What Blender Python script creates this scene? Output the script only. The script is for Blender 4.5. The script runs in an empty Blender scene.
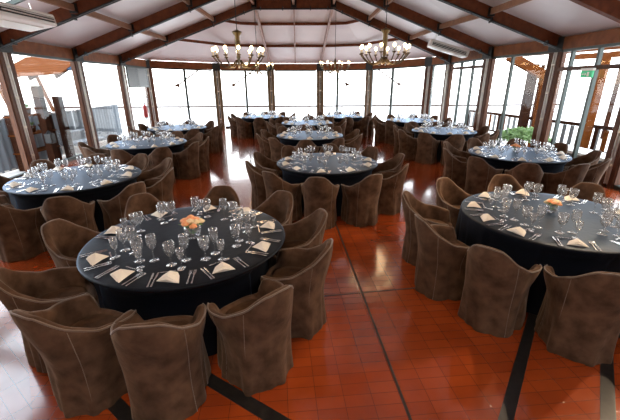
import bpy, bmesh, math, random
from mathutils import Vector, Matrix
random.seed(7)
C = bpy.context.scene.collection
PI = math.pi
sin, cos, rad = math.sin, math.cos, math.radians

# ------------------------------------------------------------------ materials
def newmat(name):
    m = bpy.data.materials.new(name); m.use_nodes = True
    nt = m.node_tree; nt.nodes.clear()
    out = nt.nodes.new('ShaderNodeOutputMaterial')
    return m, nt, out

def N(nt, t, **kw):
    n = nt.nodes.new(t)
    for k, v in kw.items():
        if k in n.inputs: n.inputs[k].default_value = v
        else: setattr(n, k, v)
    return n

def principled(name, col, rough=.5, metal=0., spec=.5, sheen=0., sheen_col=None, noise=None, bump=None,
               emis=None, estr=0., noise_scale=20., noise_stretch=None, bump_scale=60., sheen_rough=.5, coat=0.):
    m, nt, out = newmat(name)
    b = N(nt, 'ShaderNodeBsdfPrincipled')
    b.inputs['Base Color'].default_value = (*col, 1)
    b.inputs['Roughness'].default_value = rough
    b.inputs['Metallic'].default_value = metal
    b.inputs['Specular IOR Level'].default_value = spec
    b.inputs['Coat Weight'].default_value = coat
    if sheen:
        b.inputs['Sheen Weight'].default_value = sheen
        b.inputs['Sheen Roughness'].default_value = sheen_rough
        b.inputs['Sheen Tint'].default_value = (*(sheen_col or (1, 1, 1)), 1)
    if emis:
        b.inputs['Emission Color'].default_value = (*emis, 1)
        b.inputs['Emission Strength'].default_value = estr
    tc = N(nt, 'ShaderNodeTexCoord')
    mp = N(nt, 'ShaderNodeMapping')
    if noise_stretch: mp.inputs['Scale'].default_value = noise_stretch
    nt.links.new(tc.outputs['Object'], mp.inputs['Vector'])
    if noise:
        nz = N(nt, 'ShaderNodeTexNoise', Scale=noise_scale, Detail=5.)
        nt.links.new(mp.outputs[0], nz.inputs['Vector'])
        cr = N(nt, 'ShaderNodeValToRGB')
        cr.color_ramp.elements[0].position = .3; cr.color_ramp.elements[1].position = .7
        cr.color_ramp.elements[0].color = (*noise, 1)
        cr.color_ramp.elements[1].color = (*col, 1)
        nt.links.new(nz.outputs['Fac'], cr.inputs[0])
        nt.links.new(cr.outputs[0], b.inputs['Base Color'])
    if bump:
        nz = N(nt, 'ShaderNodeTexNoise', Scale=bump_scale, Detail=4.)
        nt.links.new(mp.outputs[0], nz.inputs['Vector'])
        bp = N(nt, 'ShaderNodeBump', Strength=bump, Distance=.02)
        nt.links.new(nz.outputs['Fac'], bp.inputs['Height'])
        nt.links.new(bp.outputs[0], b.inputs['Normal'])
    nt.links.new(b.outputs[0], out.inputs[0])
    return m

def glassy(name, tint=(1, 1, 1), base=.06, white=.0, edge=.35):
    """clear thin glass: transparent with a fresnel-weighted gloss and an optional milky veil"""
    m, nt, out = newmat(name)
    tr = N(nt, 'ShaderNodeBsdfTransparent'); tr.inputs[0].default_value = (*tint, 1)
    gl = N(nt, 'ShaderNodeBsdfGlossy'); gl.inputs['Roughness'].default_value = .04
    lw = N(nt, 'ShaderNodeLayerWeight', Blend=edge)
    mt = N(nt, 'ShaderNodeMath', operation='MULTIPLY_ADD')
    nt.links.new(lw.outputs['Facing'], mt.inputs[0]); mt.inputs[1].default_value = .62 if white else .5; mt.inputs[2].default_value = base
    mx = N(nt, 'ShaderNodeMixShader')
    nt.links.new(mt.outputs[0], mx.inputs[0]); nt.links.new(tr.outputs[0], mx.inputs[1]); nt.links.new(gl.outputs[0], mx.inputs[2])
    last = mx
    if white:
        df = N(nt, 'ShaderNodeBsdfTranslucent'); df.inputs[0].default_value = (.85, .9, .95, 1)
        d2 = N(nt, 'ShaderNodeBsdfDiffuse'); d2.inputs[0].default_value = (.85, .9, .95, 1)
        ad = N(nt, 'ShaderNodeMixShader'); ad.inputs[0].default_value = .5
        nt.links.new(df.outputs[0], ad.inputs[1]); nt.links.new(d2.outputs[0], ad.inputs[2])
        m2 = N(nt, 'ShaderNodeMixShader'); m2.inputs[0].default_value = white
        nt.links.new(mx.outputs[0], m2.inputs[1]); nt.links.new(ad.outputs[0], m2.inputs[2]); last = m2
    nt.links.new(last.outputs[0], out.inputs[0])
    return m

def tile_mat(name, rot, c1, c2, grout, bw=.2, bh=.1, rough=.2, offs=0.):
    m, nt, out = newmat(name)
    b = N(nt, 'ShaderNodeBsdfPrincipled')
    tc = N(nt, 'ShaderNodeTexCoord'); mp = N(nt, 'ShaderNodeMapping')
    mp.inputs['Rotation'].default_value = (0, 0, rot)
    nt.links.new(tc.outputs['Object'], mp.inputs['Vector'])
    br = N(nt, 'ShaderNodeTexBrick', offset=offs, squash=1.)
    br.inputs['Scale'].default_value = 1.; br.inputs['Brick Width'].default_value = bw
    br.inputs['Row Height'].default_value = bh; br.inputs['Mortar Size'].default_value = .0022
    br.inputs['Mortar Smooth'].default_value = .3; br.inputs['Bias'].default_value = 0.
    br.inputs['Color1'].default_value = (*c1, 1); br.inputs['Color2'].default_value = (*c2, 1)
    br.inputs['Mortar'].default_value = (*grout, 1)
    nt.links.new(mp.outputs[0], br.inputs['Vector'])
    nz = N(nt, 'ShaderNodeTexNoise', Scale=1.1, Detail=6.)
    nt.links.new(mp.outputs[0], nz.inputs['Vector'])
    mx = N(nt, 'ShaderNodeMix', data_type='RGBA', blend_type='MULTIPLY')
    mx.inputs['Factor'].default_value = .75
    cr = N(nt, 'ShaderNodeValToRGB')
    cr.color_ramp.elements[0].position = .35; cr.color_ramp.elements[0].color = (.52, .42, .42, 1)
    cr.color_ramp.elements[1].position = .62; cr.color_ramp.elements[1].color = (1, 1, 1, 1)
    nt.links.new(nz.outputs['Fac'], cr.inputs[0])
    nt.links.new(br.outputs['Color'], mx.inputs['A']); nt.links.new(cr.outputs[0], mx.inputs['B'])
    nt.links.new(mx.outputs['Result'], b.inputs['Base Color'])
    n2 = N(nt, 'ShaderNodeTexNoise', Scale=7., Detail=5.)
    nt.links.new(mp.outputs[0], n2.inputs['Vector'])
    mr = N(nt, 'ShaderNodeMapRange'); mr.inputs['To Min'].default_value = rough - .07; mr.inputs['To Max'].default_value = rough + .14
    nt.links.new(n2.outputs['Fac'], mr.inputs['Value']); nt.links.new(mr.outputs[0], b.inputs['Roughness'])
    ad = N(nt, 'ShaderNodeMath', operation='MULTIPLY_ADD'); ad.inputs[1].default_value = -.8
    nt.links.new(br.outputs['Fac'], ad.inputs[0]); 
    n3 = N(nt, 'ShaderNodeMath', operation='MULTIPLY'); n3.inputs[1].default_value = .10
    nt.links.new(n2.outputs['Fac'], n3.inputs[0]); nt.links.new(n3.outputs[0], ad.inputs[2])
    bp = N(nt, 'ShaderNodeBump', Strength=.15, Distance=.003)
    nt.links.new(ad.outputs[0], bp.inputs['Height']); nt.links.new(bp.outputs[0], b.inputs['Normal'])
    b.inputs['Specular IOR Level'].default_value = .6
    b.inputs['Coat Weight'].default_value = .8; b.inputs['Coat Roughness'].default_value = .09
    nt.links.new(b.outputs[0], out.inputs[0])
    return m

M = {}
M['floor'] = tile_mat('terracotta_tile', rad(-5), (.37, .064, .011), (.31, .050, .009), (.12, .026, .010), rough=.15)
M['floor2'] = tile_mat('terracotta_tile_turned', rad(37), (.26, .06, .025), (.2, .045, .02), (.05, .025, .02), bw=.3, bh=.1, rough=.15)
M['band'] = principled('black_tile', (.006, .006, .007), .3, noise=(.02, .018, .016))
M['strip'] = principled('dark_floor_joint', (.05, .035, .028), .45, noise=(.03, .02, .015))
M['ceil'] = principled('ceiling_panel', (.74, .67, .68), .36, spec=.5, noise=(.62, .56, .58), noise_scale=.8)
M['beam'] = principled('red_brown_timber', (.17, .044, .013), .5, spec=.2, noise=(.095, .023, .007), noise_scale=7, noise_stretch=(1, 1, 1), bump=.15)
M['purlin'] = principled('pale_timber', (.30, .15, .085), .55, spec=.2, noise=(.24, .12, .075), noise_scale=9)
M['hip'] = principled('pinkish_timber', (.42, .29, .26), .5, noise=(.34, .22, .19), noise_scale=9)
M['header'] = principled('header_timber', (.25, .085, .028), .55, spec=.2, noise=(.15, .048, .016), noise_scale=6)
M['post'] = principled('post_timber', (.12, .040, .014), .5, spec=.25, noise=(.05, .016, .006), noise_scale=12, noise_stretch=(3, 3, .4))
M['jamb'] = principled('grey_green_metal', (.035, .050, .046), .4, metal=.2)
M['black'] = principled('black_steel', (.012, .013, .014), .4, metal=.3)
M['alu'] = principled('pale_aluminium', (.75, .72, .66), .35, metal=.4)
M['bracket'] = principled('cream_bracket', (.75, .70, .60), .5)
M['pane'] = glassy('window_glass', (.97, .99, .99), .015, edge=.08)
M['glass'] = glassy('clear_glassware', (.98, .985, .99), .05, white=.05, edge=.5)
M['cloth'] = principled('navy_sateen', (.003, .004, .007), .34, spec=.24, sheen=.07, sheen_col=(.25, .5, 1.), bump=.12, bump_scale=25)
def cloth_mat():
    m, nt, out = newmat('navy_sateen')
    b = N(nt, 'ShaderNodeBsdfPrincipled'); b.inputs['Base Color'].default_value = (.0035, .005, .009, 1)
    b.inputs['Roughness'].default_value = .45; b.inputs['Specular IOR Level'].default_value = .12
    b.inputs['Sheen Weight'].default_value = .015
    g = N(nt, 'ShaderNodeBsdfGlossy'); g.inputs['Color'].default_value = (.26, .52, .88, 1); g.inputs['Roughness'].default_value = .38  # window blue tinted into the gloss, strongest at grazing view
    lw = N(nt, 'ShaderNodeLayerWeight', Blend=.5)
    pw = N(nt, 'ShaderNodeMath', operation='POWER'); pw.inputs[1].default_value = 5.5
    ml = N(nt, 'ShaderNodeMath', operation='MULTIPLY'); ml.inputs[1].default_value = .36
    nt.links.new(lw.outputs['Facing'], pw.inputs[0]); nt.links.new(pw.outputs[0], ml.inputs[0])
    nz = N(nt, 'ShaderNodeTexNoise', Scale=18., Detail=4.); tc = N(nt, 'ShaderNodeTexCoord')
    bp = N(nt, 'ShaderNodeBump', Strength=.12, Distance=.02)
    nt.links.new(tc.outputs['Object'], nz.inputs['Vector']); nt.links.new(nz.outputs['Fac'], bp.inputs['Height'])
    nt.links.new(bp.outputs[0], b.inputs['Normal']); nt.links.new(bp.outputs[0], g.inputs['Normal'])
    mx = N(nt, 'ShaderNodeMixShader')
    nt.links.new(ml.outputs[0], mx.inputs[0]); nt.links.new(b.outputs[0], mx.inputs[1]); nt.links.new(g.outputs[0], mx.inputs[2])
    nt.links.new(mx.outputs[0], out.inputs[0])
    return m
M['cloth'] = cloth_mat()
M['velvet'] = principled('brown_velvet', (.118, .066, .040), .8, spec=.08, sheen=.22, sheen_col=(.9, .66, .48), noise=(.046, .024, .014), noise_scale=9, bump=.35, bump_scale=14, sheen_rough=.4)
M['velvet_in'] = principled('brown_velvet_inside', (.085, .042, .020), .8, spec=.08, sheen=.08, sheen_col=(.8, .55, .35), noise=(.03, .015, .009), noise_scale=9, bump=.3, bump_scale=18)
M['piping'] = principled('pale_brown_piping', (.13, .085, .058), .7, sheen=.25)
M['linen'] = principled('cream_linen', (.84, .78, .68), .8, bump=.1)
M['steel'] = principled('polished_cutlery', (.75, .75, .76), .18, metal=1.)
M['white'] = principled('white_plastic', (.82, .79, .74), .4)
M['brass'] = principled('aged_bronze', (.13, .095, .05), .35, metal=.8)
M['bulb'] = principled('warm_bulb', (1, .85, .6), .4, emis=(1, .72, .36), estr=16.)
M['candle'] = principled('candle_tube', (.8, .72, .55), .5)
M['peach'] = principled('peach_petal', (.85, .28, .10), .6, noise=(.9, .5, .25), noise_scale=60)
M['cream_fl'] = principled('cream_petal', (.85, .62, .35), .6, noise=(.9, .75, .5), noise_scale=60)
M['leaf'] = principled('green_leaf', (.10, .22, .06), .55, noise=(.2, .34, .1), noise_scale=30)
M['bright_leaf'] = principled('shrub_leaf', (.08, .17, .035), .55, noise=(.16, .26, .08), noise_scale=14)  # shrub green lowered so the bright sky does not bleach it
M['stone'] = principled('pale_paving', (.78, .76, .72), .8, noise=(.7, .68, .64), noise_scale=3)
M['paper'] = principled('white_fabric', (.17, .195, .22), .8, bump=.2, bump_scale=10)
M['orange'] = principled('orange_timber', (.72, .30, .10), .5, noise=(.6, .22, .07), noise_scale=6)
M['blue'] = principled('blue_panel', (.16, .30, .45), .5, noise=(.25, .38, .5), noise_scale=5)
M['exit'] = principled('green_sign', (.02, .32, .13), .4, emis=(.02, .45, .18), estr=.5)
M['red'] = principled('red_enamel', (.42, .03, .03), .35)
M['greywall'] = principled('pale_render', (.62, .62, .60), .8, noise=(.55, .55, .53), noise_scale=4)
M['pane_far'] = M['pane']
M['plaster'] = principled('warm_plaster', (.42, .34, .28), .8, noise=(.36, .29, .24), noise_scale=2)
M['tan'] = principled('flare_toned_timber', (.16, .105, .045), .5, noise=(.09, .055, .025), noise_scale=12)  # window flare on the far posts painted in as a lighter tone
M['out_orange'] = principled('darkened_orange_timber', (.12, .036, .008), .9, spec=.03, noise=(.08, .022, .005), noise_scale=6)  # outdoor colours darkened to hold their tone under the strong sky light
M['out_blue'] = principled('darkened_blue_panel', (.012, .032, .06), .9, spec=.03, noise=(.02, .04, .07), noise_scale=5)  # blue darkened likewise against bleaching
M['out_wood'] = principled('darkened_brown_timber', (.035, .013, .007), .9, spec=.03, noise=(.022, .008, .004), noise_scale=9)  # brown darkened against the bright sky, not by wear
M['out_grey'] = principled('darkened_render', (.10, .10, .10), .8, noise=(.085, .085, .085), noise_scale=4)  # render grey darkened for the same strong sky light
M['louver'] = principled('grey_louver', (.13, .15, .16), .5)

# ------------------------------------------------------------------ mesh helpers
class MB:
    """collects shapes into one mesh"""
    def __init__(s): s.v = []; s.f = []; s.mi = []; s.cur = 0
    def add(s, vs, fs):
        o = len(s.v); s.v += [tuple(v) for v in vs]
        s.f += [tuple(i + o for i in f) for f in fs]; s.mi += [s.cur] * len(fs)
    def box(s, c, size, rz=0., mat=None):
        x, y, z = [d / 2 for d in size]
        vs = [Vector((sx * x, sy * y, sz * z)) for sz in (-1, 1) for sy in (-1, 1) for sx in (-1, 1)]
        R = mat or Matrix.Rotation(rz, 3, 'Z')
        vs = [R @ v + Vector(c) for v in vs]
        s.add(vs, [(0, 2, 3, 1), (4, 5, 7, 6), (0, 1, 5, 4), (2, 6, 7, 3), (0, 4, 6, 2), (1, 3, 7, 5)])
    def bar(s, a, b, w, h, up=(0, 0, 1), dz=0.):
        """rectangular bar from a to b; w across, h along 'up'; a,b run along the middle of the bottom when dz=h/2"""
        a, b = Vector(a), Vector(b); d = (b - a).normalized(); up = Vector(up)
        side = d.cross(up).normalized(); u = side.cross(d).normalized()
        vs = []
        for p in (a, b):
            for sx, sz in ((-1, -1), (1, -1), (1, 1), (-1, 1)):
                vs.append(p + side * sx * w / 2 + u * (sz * h / 2 + dz))
        s.add(vs, [(0, 1, 2, 3), (7, 6, 5, 4), (0, 4, 5, 1), (1, 5, 6, 2), (2, 6, 7, 3), (3, 7, 4, 0)])
    def tube(s, pts, r, n=8, closed=False, r2=None):
        pts = [Vector(p) for p in pts]; k = len(pts); vs = []; fs = []
        for i, p in enumerate(pts):
            if closed: d = pts[(i + 1) % k] - pts[i - 1]
            else: d = pts[min(i + 1, k - 1)] - pts[max(i - 1, 0)]
            d.normalize(); ref = Vector((0, 0, 1)) if abs(d.z) < .95 else Vector((1, 0, 0))
            a = d.cross(ref).normalized(); b = a.cross(d)
            rr = r if r2 is None else r + (r2 - r) * i / (k - 1)
            for j in range(n):
                t = 2 * PI * j / n; vs.append(p + a * cos(t) * rr + b * sin(t) * rr)
        for i in range(k if closed else k - 1):
            for j in range(n):
                q = ((i + 1) % k) * n
                fs.append((i * n + j, i * n + (j + 1) % n, q + (j + 1) % n, q + j))
        if not closed: fs += [tuple(range(n))[::-1], tuple((k - 1) * n + j for j in range(n))]
        s.add(vs, fs)
    def lathe(s, prof, n=20, c=(0, 0, 0), cap=True):
        vs = []; fs = []
        for r, z in prof:
            for j in range(n):
                t = 2 * PI * j / n; vs.append((c[0] + r * cos(t), c[1] + r * sin(t), c[2] + z))
        k = len(prof)
        for i in range(k - 1):
            for j in range(n):
                fs.append((i * n + j, i * n + (j + 1) % n, (i + 1) * n + (j + 1) % n, (i + 1) * n + j))
        if cap:
            if prof[0][0] > 1e-4: fs.append(tuple(range(n))[::-1])
            if prof[-1][0] > 1e-4: fs.append(tuple((k - 1) * n + j for j in range(n)))
        s.add(vs, fs)
    def prism(s, poly, z0, z1):
        n = len(poly)
        s.add([(x, y, z0) for x, y in poly] + [(x, y, z1) for x, y in poly],
              [tuple(range(n))[::-1], tuple(range(n, 2 * n))] + [(i, (i + 1) % n, n + (i + 1) % n, n + i) for i in range(n)])
    def ball(s, c, r, n=8, m=6, sq=(1, 1, 1)):
        vs = [(c[0], c[1], c[2] - r * sq[2])]; fs = []
        for i in range(1, m):
            a = -PI / 2 + PI * i / m
            for j in range(n):
                t = 2 * PI * j / n
                vs.append((c[0] + r * sq[0] * cos(a) * cos(t), c[1] + r * sq[1] * cos(a) * sin(t), c[2] + r * sq[2] * sin(a)))
        vs.append((c[0], c[1], c[2] + r * sq[2])); L = len(vs) - 1
        for j in range(n):
            fs.append((0, 1 + (j + 1) % n, 1 + j)); fs.append((L, L - n + j, L - n + (j + 1) % n))
        for i in range(m - 2):
            for j in range(n):
                a = 1 + i * n; fs.append((a + j, a + (j + 1) % n, a + n + (j + 1) % n, a + n + j))
        s.add(vs, fs)
    def build(s, name, mat, parent=None, smooth=False, bevel=0.):
        me = bpy.data.meshes.new(name); me.from_pydata(s.v, [], s.f)
        mats = mat if isinstance(mat, (list, tuple)) else [mat]
        for m in mats: me.materials.append(m)
        for p, i in zip(me.polygons, s.mi): p.material_index = i; p.use_smooth = smooth
        bm = bmesh.new(); bm.from_mesh(me)
        bmesh.ops.recalc_face_normals(bm, faces=bm.faces); bm.to_mesh(me); bm.free()
        me.update()
        o = bpy.data.objects.new(name, me); C.objects.link(o)
        if parent: o.parent = parent
        if bevel:
            b = o.modifiers.new('bevel', 'BEVEL'); b.width = bevel; b.segments = 2; b.limit_method = 'ANGLE'
        return o

def tag(o, label=None, cat=None, group=None, kind=None):
    if label: o['label'] = label
    if cat: o['category'] = cat
    if group: o['group'] = group
    if kind: o['kind'] = kind
    return o
def empty(name, loc=(0, 0, 0), rz=0.):
    o = bpy.data.objects.new(name, None); C.objects.link(o)
    o.location = loc; o.rotation_euler = (0, 0, rz); o.empty_display_size = .1
    return o
def kids(o): return [c for c in bpy.data.objects if c.parent == o]
def copy_tree(o, tree, parent=None):
    c = o.copy(); C.objects.link(c)
    if parent: c.parent = parent
    for ch, sub in tree: copy_tree(ch, sub, c)
    return c
def tree_of(o): return [(c, tree_of(c)) for c in kids(o)]

# ------------------------------------------------------------------ room plan
# posts: (x, y, header underside z)
P = [(-6.90, 8.67, 2.82), (-6.98, 11.48, 2.77), (-7.18, 14.53, 2.78), (-7.13, 16.70, 2.75), (-4.32, 17.70, 2.66),
     (-1.88, 18.41, 2.66), (.54, 18.52, 2.65), (2.87, 17.97, 2.66), (5.03, 15.84, 2.74), (5.38, 14.60, 2.76),
     (5.65, 12.01, 2.81), (6.29, 9.74, 2.83)]
PR = [(6.33, 7.22, 2.83), (6.30, 4.70, 2.83), (6.25, 2.2, 2.83), (6.2, -.6, 2.83)]
PL = [(-6.85, 5.80, 2.82), (-6.8, 2.9, 2.82), (-6.75, 0., 2.82), (-6.7, -2.9, 2.82)]
HH = .28                                                     # header height
allp = PL[::-1] + P + PR
# floor
fb = MB(); outline = [(x, y) for x, y, z in allp]
fb.prism([(x * 1.015, y + (.12 if y > 15 else 0)) for x, y in outline], -.12, 0.)
fl = fb.build('floor', M['floor']); tag(fl, kind='structure')
m = MB(); m.prism([(-6.6, -2.5), (-2.0, .9), (-1.62, 1.45), (-2.35, 2.35), (-3.4, 3.15), (-6.75, 3.4)], 0., .002)
tag(m.build('floor_inlay', M['floor2']), kind='structure')
# dark joints and black inlay bands
def strip(name, a, b, w, mat, z=.0035):
    m = MB(); a, b = Vector((*a, 0)), Vector((*b, 0)); d = (b - a).normalized(); n = Vector((-d.y, d.x, 0)) * w / 2
    m.add([a - n, b - n, b + n, a + n] + [p + Vector((0, 0, z)) for p in (a - n, b - n, b + n, a + n)],
          [(3, 2, 1, 0), (4, 5, 6, 7), (0, 1, 5, 4), (1, 2, 6, 5), (2, 3, 7, 6), (3, 0, 4, 7)])
    return tag(m.build(name, mat), kind='structure')
strip('trim_1', (.79, 0.), (.02, 10.4), .02, M['strip'])
strip('trim_2', (-.95, 3.02), (3.0, 3.60), .016, M['strip'], .003)
strip('trim_3', (2.35, 3.12), (.70, .95), .085, M['band'])
strip('trim_4', (2.80, 2.80), (1.30, .86), .085, M['band'])
strip('trim_5', (-1.35, 2.45), (.35, 1.37), .10, M['band'])
strip('trim_6', (-2.1, 2.42), (-.4, 1.13), .10, M['band'])
strip('trim_7', (-4.2, 5.25), (-2.2, 3.50), .12, M['band'])

# ground outside
m = MB(); m.box((0, 12, -.30), (120, 110, .1)); tag(m.build('ground', M['stone']), kind='structure')

# ------------------------------------------------------------------ pillars, headers, windows
def pillar(x, y, h, ang, w=.34, green=False, far=False):
    """timber post pair with a pale metal channel and three cream brackets; ang = wall direction"""
    root = empty('timber_pillar', (x, y, 0), ang); tag(root, kind='structure')
    for s in (-1, 1):
        m = MB(); m.box((s * (w / 2 - .06), 0, h / 2), (.115, .16, h)); m.build('post', M['tan'] if far else M['post'], root, bevel=.006)
        m = MB(); m.box((s * (w / 2 + .012), 0, h / 2), (.028, .12, h)); m.build('side_jamb', M['jamb'] if green else M['post'], root)
    m = MB(); m.box((0, .02, h / 2), (w - .22, .07, h)); m.build('channel', M['black'] if not green else M['jamb'], root)
    m = MB()
    for s in (-1, 1): m.box((s * .036, -.05, h / 2), (.018, .06, h - .1))
    m.build('rail', M['alu'], root)
    for k in range(4):
        m = MB(); m.box((0, -.06, h * (.16 + .24 * k)), (.10, .05, .05)); m.build('bracket', M['bracket'], root, bevel=.004)
    m = MB(); m.box((0, -.02, h + HH / 2 - .02), (w + .04, .22, HH + .06)); m.build('steel_shoe', M['black'], root, bevel=.008)
    return root
def wallang(i):
    a = allp[max(i - 1, 0)]; b = allp[min(i + 1, len(allp) - 1)]
    return math.atan2(b[1] - a[1], b[0] - a[0]) + (PI if False else 0)
for i, (x, y, h) in enumerate(allp):
    a = wallang(i)
    if 4 <= i <= 5: a = rad(90)
    if i in (14, 15): a = rad(-75)
    # rail side should look into the room: local -y must point to the room centre
    inward = Vector((-.8 - x, 8 - y))
    ly = Vector((sin(a), -cos(a)))
    if ly.dot(inward) < 0: a += PI
    pillar(x, y, h, a, w=.30 if i in (8, 9, 10, 11) else .36, green=i in (8, 9, 10, 11, 12), far=i in (8, 9, 10, 11))

def seg(i, j=None): return Vector(allp[i]), Vector(allp[i + 1 if j is None else j])
wn = 0
def lerp(a, b, t): return a + (b - a) * t
def bay(i, mull=(), door=None):
    """header, top channel, sill, mullions and one glass pane between posts i and i+1"""
    global wn
    wn += 1
    a, b = seg(i); d = (b - a); d.z = 0; d.normalize()
    m = MB(); m.bar(a, b, .13, HH, dz=HH / 2); tag(m.build('header_beam', M['header']), kind='structure')
    w = empty('window_%d' % wn, (0, 0, 0)); tag(w, kind='structure')
    A = a + d * .2; B = b - d * .2
    m = MB()
    m.bar(A + Vector((0, 0, -.03)), B + Vector((0, 0, -.03)), .09, .06)
    A0 = Vector((A.x, A.y, .04)); B0 = Vector((B.x, B.y, .04)); m.bar(A0, B0, .10, .08)
    m.build('window_frame', M['jamb'], w)
    for t in mull:
        p = lerp(a, b, t); m = MB(); m.box((p.x, p.y, p.z / 2), (.105 if p.y > 15 else .07, .08, p.z - .06), math.atan2(d.y, d.x)); m.build('mullion', M['jamb'], w)
    if door:
        m = MB(); p = lerp(a, b, door[0]); q = lerp(a, b, door[1]); z = door[2]
        m.bar((p.x, p.y, z), (q.x, q.y, z), .08, .09)
        m.build('door_rail', M['post'], w)
    m = MB(); m.add([(A.x, A.y, .05), (B.x, B.y, .05), (B.x, B.y, b.z - .05), (A.x, A.y, a.z - .05)], [(0, 1, 2, 3)])
    m.build('pane', M['pane'], w)
bay(3); bay(4); bay(5)
bay(6)                                                         # narrow bay with louver
bay(7, (.52,)); bay(8, (.52,)); bay(9); bay(10, (.36,)); bay(11, (.42,))
bay(12); bay(13, (.36, .66), (.03, .97, 2.55)); bay(14, (.40,)); bay(15, (.22, .55), (.03, .97, 2.38))
bay(16, (.5,)); bay(2, (.5,))

# solid rear of the hall, behind the viewer
def wall(name, a, b, h=3.1):
    m = MB(); m.bar((a[0], a[1], h / 2), (b[0], b[1], h / 2), .14, h); tag(m.build(name, M['plaster']), kind='structure')
wall('wall_back', (-6.7, -3.0), (6.25, -3.0), 4.9)
wall('wall_right', (6.25, -3.0), (6.25, 4.5)); wall('wall_left', (-6.72, -2.9), (-6.8, 2.7))
# ------------------------------------------------------------------ roof
CZ, XL, XR = 4.63, -1.98, .89
ridge_x = (XL + XR) / 2
frames = [(PL[3], (6.2, -2.9, 2.83)), (PL[2], PR[3]), (PL[1], PR[2]), (PL[0], PR[1]),]
frames = [(PL[3], PR[3]), (PL[2], PR[2]), (PL[1], PR[1]), (PL[0], PR[0]), (P[0], P[11]), (P[1], P[10]), (P[2], P[9])]
BD = .30
fr = []
for (l, r) in frames:
    L = Vector((l[0], l[1], l[2] + .04)); R = Vector((r[0], r[1], r[2] + .04))
    yl = lerp(l[1], r[1], (XL - l[0]) / (r[0] - l[0])); yr = lerp(l[1], r[1], (XR - l[0]) / (r[0] - l[0]))
    cl = Vector((XL, yl, CZ)); cr_ = Vector((XR, yr, CZ))
    fr.append((L, cl, cr_, R))
    for a, b in ((L, cl), (R, cr_)):
        m = MB(); m.bar(a, b, .13, BD, dz=BD / 2); tag(m.build('roof_beam', M['beam'], bevel=.008), kind='structure')
    m = MB(); m.bar(cl, cr_, .13, BD + .04, dz=BD / 2); tag(m.build('collar_beam', M['beam'], bevel=.008), kind='structure')
# ceiling panels (thin slabs over the beams)
m = MB()
def quad(a, b, c, d, t=.05):
    vs = [Vector(p) for p in (a, b, c, d)]
    m.add(vs + [v + Vector((0, 0, t)) for v in vs], [(0, 1, 2, 3), (7, 6, 5, 4), (0, 4, 5, 1), (1, 5, 6, 2), (2, 6, 7, 3), (3, 7, 4, 0)])
def tri(a, b, c, t=.05):
    vs = [Vector(p) for p in (a, b, c)]
    m.add(vs + [v + Vector((0, 0, t)) for v in vs], [(0, 1, 2), (5, 4, 3), (0, 3, 4, 1), (1, 4, 5, 2), (2, 5, 3, 0)])
UP = Vector((0, 0, BD * .86)); ADDED_SKY = []
for k in range(len(fr) - 1):
    f0, f1 = fr[k], fr[k + 1]
    def out(v, s): return v + Vector((s * .35, 0, -.11))
    if k in (2, 3):
        e0, e1 = out(f0[0], -1) + UP, out(f1[0], -1) + UP
        s0, s1 = lerp(f0[0], f0[1], .36) + UP, lerp(f1[0], f1[1], .36) + UP
        q0, q1 = lerp(f0[0], f0[1], .02) + UP, lerp(f1[0], f1[1], .02) + UP
        quad(s0, f0[1] + UP, f1[1] + UP, s1); quad(e0, q0, q1, e1)
        tt = .62 if k == 3 else 1.
        if tt < 1: quad(lerp(q0, q1, tt), lerp(s0, s1, tt), s1, q1)
        ADDED_SKY.append((q0, s0, lerp(s0, s1, tt), lerp(q0, q1, tt)))
    else:
        quad(out(f0[0], -1) + UP, f0[1] + UP, f1[1] + UP, out(f1[0], -1) + UP)
    quad(f0[1] + UP, f0[2] + UP, f1[2] + UP, f1[1] + UP)
    quad(f0[2] + UP, out(f0[3], 1) + UP, out(f1[3], 1) + UP, f1[2] + UP)
HL, HR = fr[-1][1], fr[-1][2]
def eave(p, k=1.0): return Vector((p[0], p[1], p[2] + .04))
for a, b in ((P[2], P[3]), (P[3], P[4]), (P[4], P[5])): tri(HL + UP, eave(b) + UP, eave(a) + UP)
for a, b in ((P[6], P[7]), (P[7], P[8]), (P[8], P[9])): tri(HR + UP, eave(b) + UP, eave(a) + UP)
quad(HL + UP, HR + UP, eave(P[6]) + UP, eave(P[5]) + UP)
tag(m.build('ceiling', M['ceil']), kind='structure')
for q in ADDED_SKY:  # unseen skylights, added to give the glare on the floor
    wn += 1; w = empty('window_%d' % wn); tag(w, kind='structure')
    m = MB(); m.add(q, [(0, 1, 2, 3)]); m.build('pane', M['pane'], w)
    m = MB()
    for a, b in zip(q, q[1:] + q[:1]): m.bar(a, b, .06, .08)
    m.build('window_frame', M['jamb'], w)
# purlins between frames
def purlin(a, b, mat=M['purlin'], w=.07, h=.13, dz=.16):
    m = MB(); m.bar(a, b, w, h, dz=dz); tag(m.build('roof_purlin', mat), kind='structure')
def shoe(p):
    m = MB(); m.box(Vector(p) + Vector((0, 0, .15)), (.17, .17, .19)); tag(m.build('purlin_shoe', M['black']), kind='structure')
for k in range(len(fr) - 1):
    f0, f1 = fr[k], fr[k + 1]
    for side in ((0, 1), (3, 2)):
        for t in (.36, .71, 1.0):
            a = lerp(f0[side[0]], f0[side[1]], t); b = lerp(f1[side[0]], f1[side[1]], t)
            purlin(a, b)
            shoe(b)
    a, b = lerp(f0[1], f0[2], .5), lerp(f1[1], f1[2], .5); purlin(a, b)
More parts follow.
